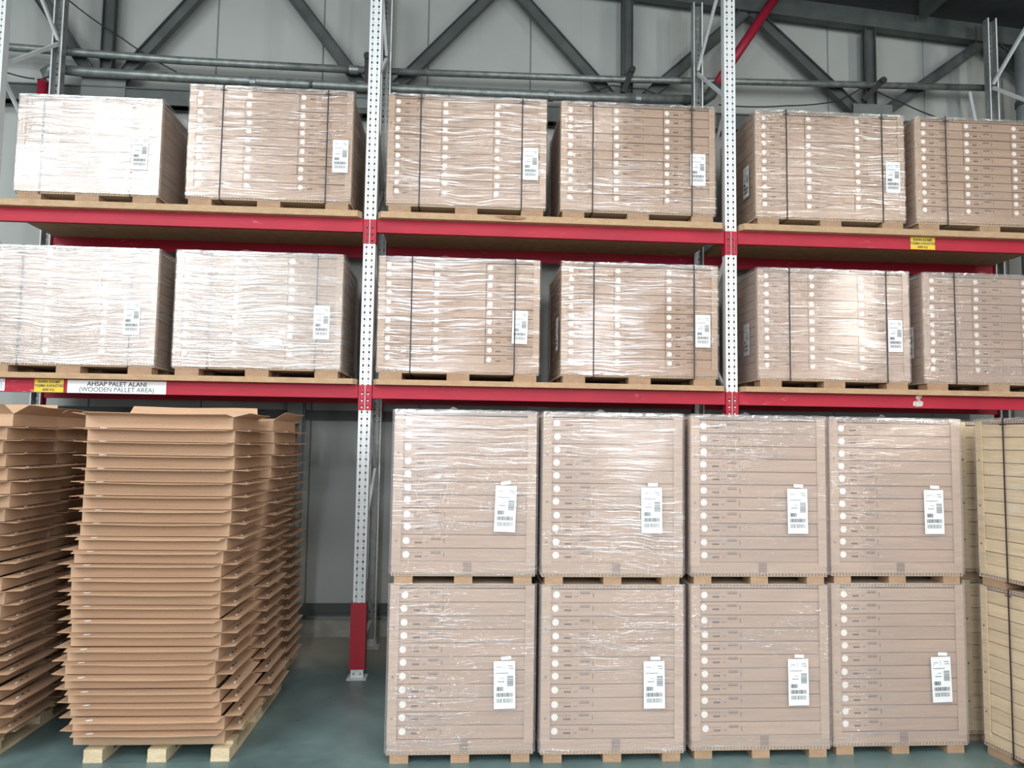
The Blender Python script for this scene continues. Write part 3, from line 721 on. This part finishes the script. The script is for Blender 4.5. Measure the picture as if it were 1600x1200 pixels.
for L in (TWd, TDp):
    for key, (ang, wv) in {'a': (-.03, .001), 'b': (-.06, .002), 'c': (-.09, .0015), 'd': (-.01, .0025), 'u': (.26, .002), 'U': (.6, .003), 'W': (1.0, .003), 'v': (.13, .002), 'f': (-1.53, 0)}.items():
        FL[(L, key)] = flap_mesh(L, ang, wv, .066 if key == 'f' else FW)
tb = MB()
tb.add([(.018*math.cos(2*math.pi*i/12), .007*math.sin(2*math.pi*i/12), .0016) for i in range(12)]+[(.018*math.cos(2*math.pi*i/12), .007*math.sin(2*math.pi*i/12), 0) for i in range(12)], [tuple(range(12))]+[(i, 12+i, 12+(i+1) % 12, (i+1) % 12) for i in range(12)])
TAB = tb.mesh('pale_oval', PAPER)  # pale oval laid on the flap near one end
sl = MB()
for xx in (.06, .115): sl.add([(xx+.013*math.cos(2*math.pi*i/10), .005*math.sin(2*math.pi*i/10), .0013) for i in range(10)]+[(xx+.013*math.cos(2*math.pi*i/10), .005*math.sin(2*math.pi*i/10), 0) for i in range(10)], [tuple(range(10))]+[(i, 10+i, 10+(i+1) % 10, (i+1) % 10) for i in range(10)])
SLOT = sl.mesh('slot', PRINT)
ORD = ['first', 'second', 'third', 'fourth', 'fifth', 'sixth', 'seventh', 'eighth', 'ninth', 'tenth', 'eleventh', 'twelfth', 'thirteenth', 'fourteenth', 'fifteenth',
       'sixteenth', 'seventeenth', 'eighteenth', 'nineteenth', 'twentieth', 'twenty-first', 'twenty-second', 'twenty-third', 'twenty-fourth']
def tray_stack(where, group, cx, cy, offs, seed, top_rot=0.0, top_keys='uUuu', turn=0.012, zb=.085, fold=()):
    """offs(k) -> (dx, dy) for tray k counted from the bottom"""
    rnd = random.Random(seed); nT = 24
    for k in range(nT):
        dx, dy = offs(k)
        up_ = max(0.0, (k-19)/4.0)
        rz = rnd.uniform(-turn, turn)+top_rot*max(0.0, up_)
        name_ = 'topmost' if k == nT-1 else ('bottom' if k == 0 else ORD[nT-1-k])
        lab_ = (f'topmost kraft cardboard tray of the {where}' if k == nT-1 else f'lowest kraft cardboard tray of the {where}' if k == 0 else f'kraft cardboard tray, {name_} from top, {where}')
        t = thing('cardboard_tray', lab_, 'cardboard tray', (cx+dx+rnd.uniform(-.008, .008), cy+dy+rnd.uniform(-.006, .006), zb+k*TPH), rz, group)
        put('tray_body', BODY, t)
        for i, (L, px, py, rr) in enumerate(((TWd, 0, -TDp/2, 0), (TDp, TWd/2, 0, H), (TWd, 0, TDp/2, 2*H), (TDp, -TWd/2, 0, -H))):
            key = top_keys[i] if k == nT-1 else rnd.choice('abcd' if k < 18 else 'abd')
            if i in fold and k < nT-1: key = 'f'
            f = put('flap', FL[(L, key)], t, (px, py, TPH-.003), (0, 0, rr))
            if k < nT-1 and i in (0, 1) and key != 'f':
                an = {'a': -.03, 'b': -.06, 'c': -.09, 'd': -.01}[key]
                xx = -L/2+.105
                put('pale_oval', TAB, f, (xx, -.048, -.048*-math.sin(an)*1.0+.0035), (-an, 0, .25))
                if i == 1: put('slot', SLOT, f, (xx, -.042, -.042*-math.sin(an)+.0035), (-an, 0, .0))
def offA(k):
    pts = [(0, .025), (1, .02), (4, -.03), (8, -.02), (12, -.025), (14, .0), (19, .012), (22, .02), (23, .0)]
    for (a, u), (b, v) in zip(pts, pts[1:]):
        if a <= k <= b: return (u+(v-u)*(k-a)/(b-a), 0)
    return (0, 0)
cxA = -.942
tray_stack('front stack beside the red-guarded upright', 'trays in the front stack beside the upright', cxA+.0, -1.42+TDp/2, offA, 11, top_keys='vuWv', fold=(2,))
tray_stack('middle stack beside the red-guarded upright', 'trays in the middle stack beside the upright', cxA+.03, -.86+TDp/2, lambda k: (offA(k)[0]*.8+(.07*max(0, (k-13)/10)), 0), 12, top_rot=-.05, top_keys='fUuu', fold=(0,))
tray_stack('rearmost stack beside the red-guarded upright', 'trays in the rear stack beside the upright', cxA-.01, -.14+TDp/2, lambda k: (.0, 0), 13, top_keys='aaua')
tray_stack('front stack cut by the left photo edge', 'trays in the front stack at the left edge', -1.744-TWd/2, -1.42+TDp/2, lambda k: (.03*math.sin(k*.8), 0), 14, top_rot=.06, top_keys='UUWu', fold=(2,))
tray_stack('second stack back at the left photo edge', 'trays in the second stack at the left edge', -1.79-TWd/2+.03, -.86+TDp/2, lambda k: (.02*math.sin(k*.7+1), 0), 15, top_keys='fUuu', fold=(0,))
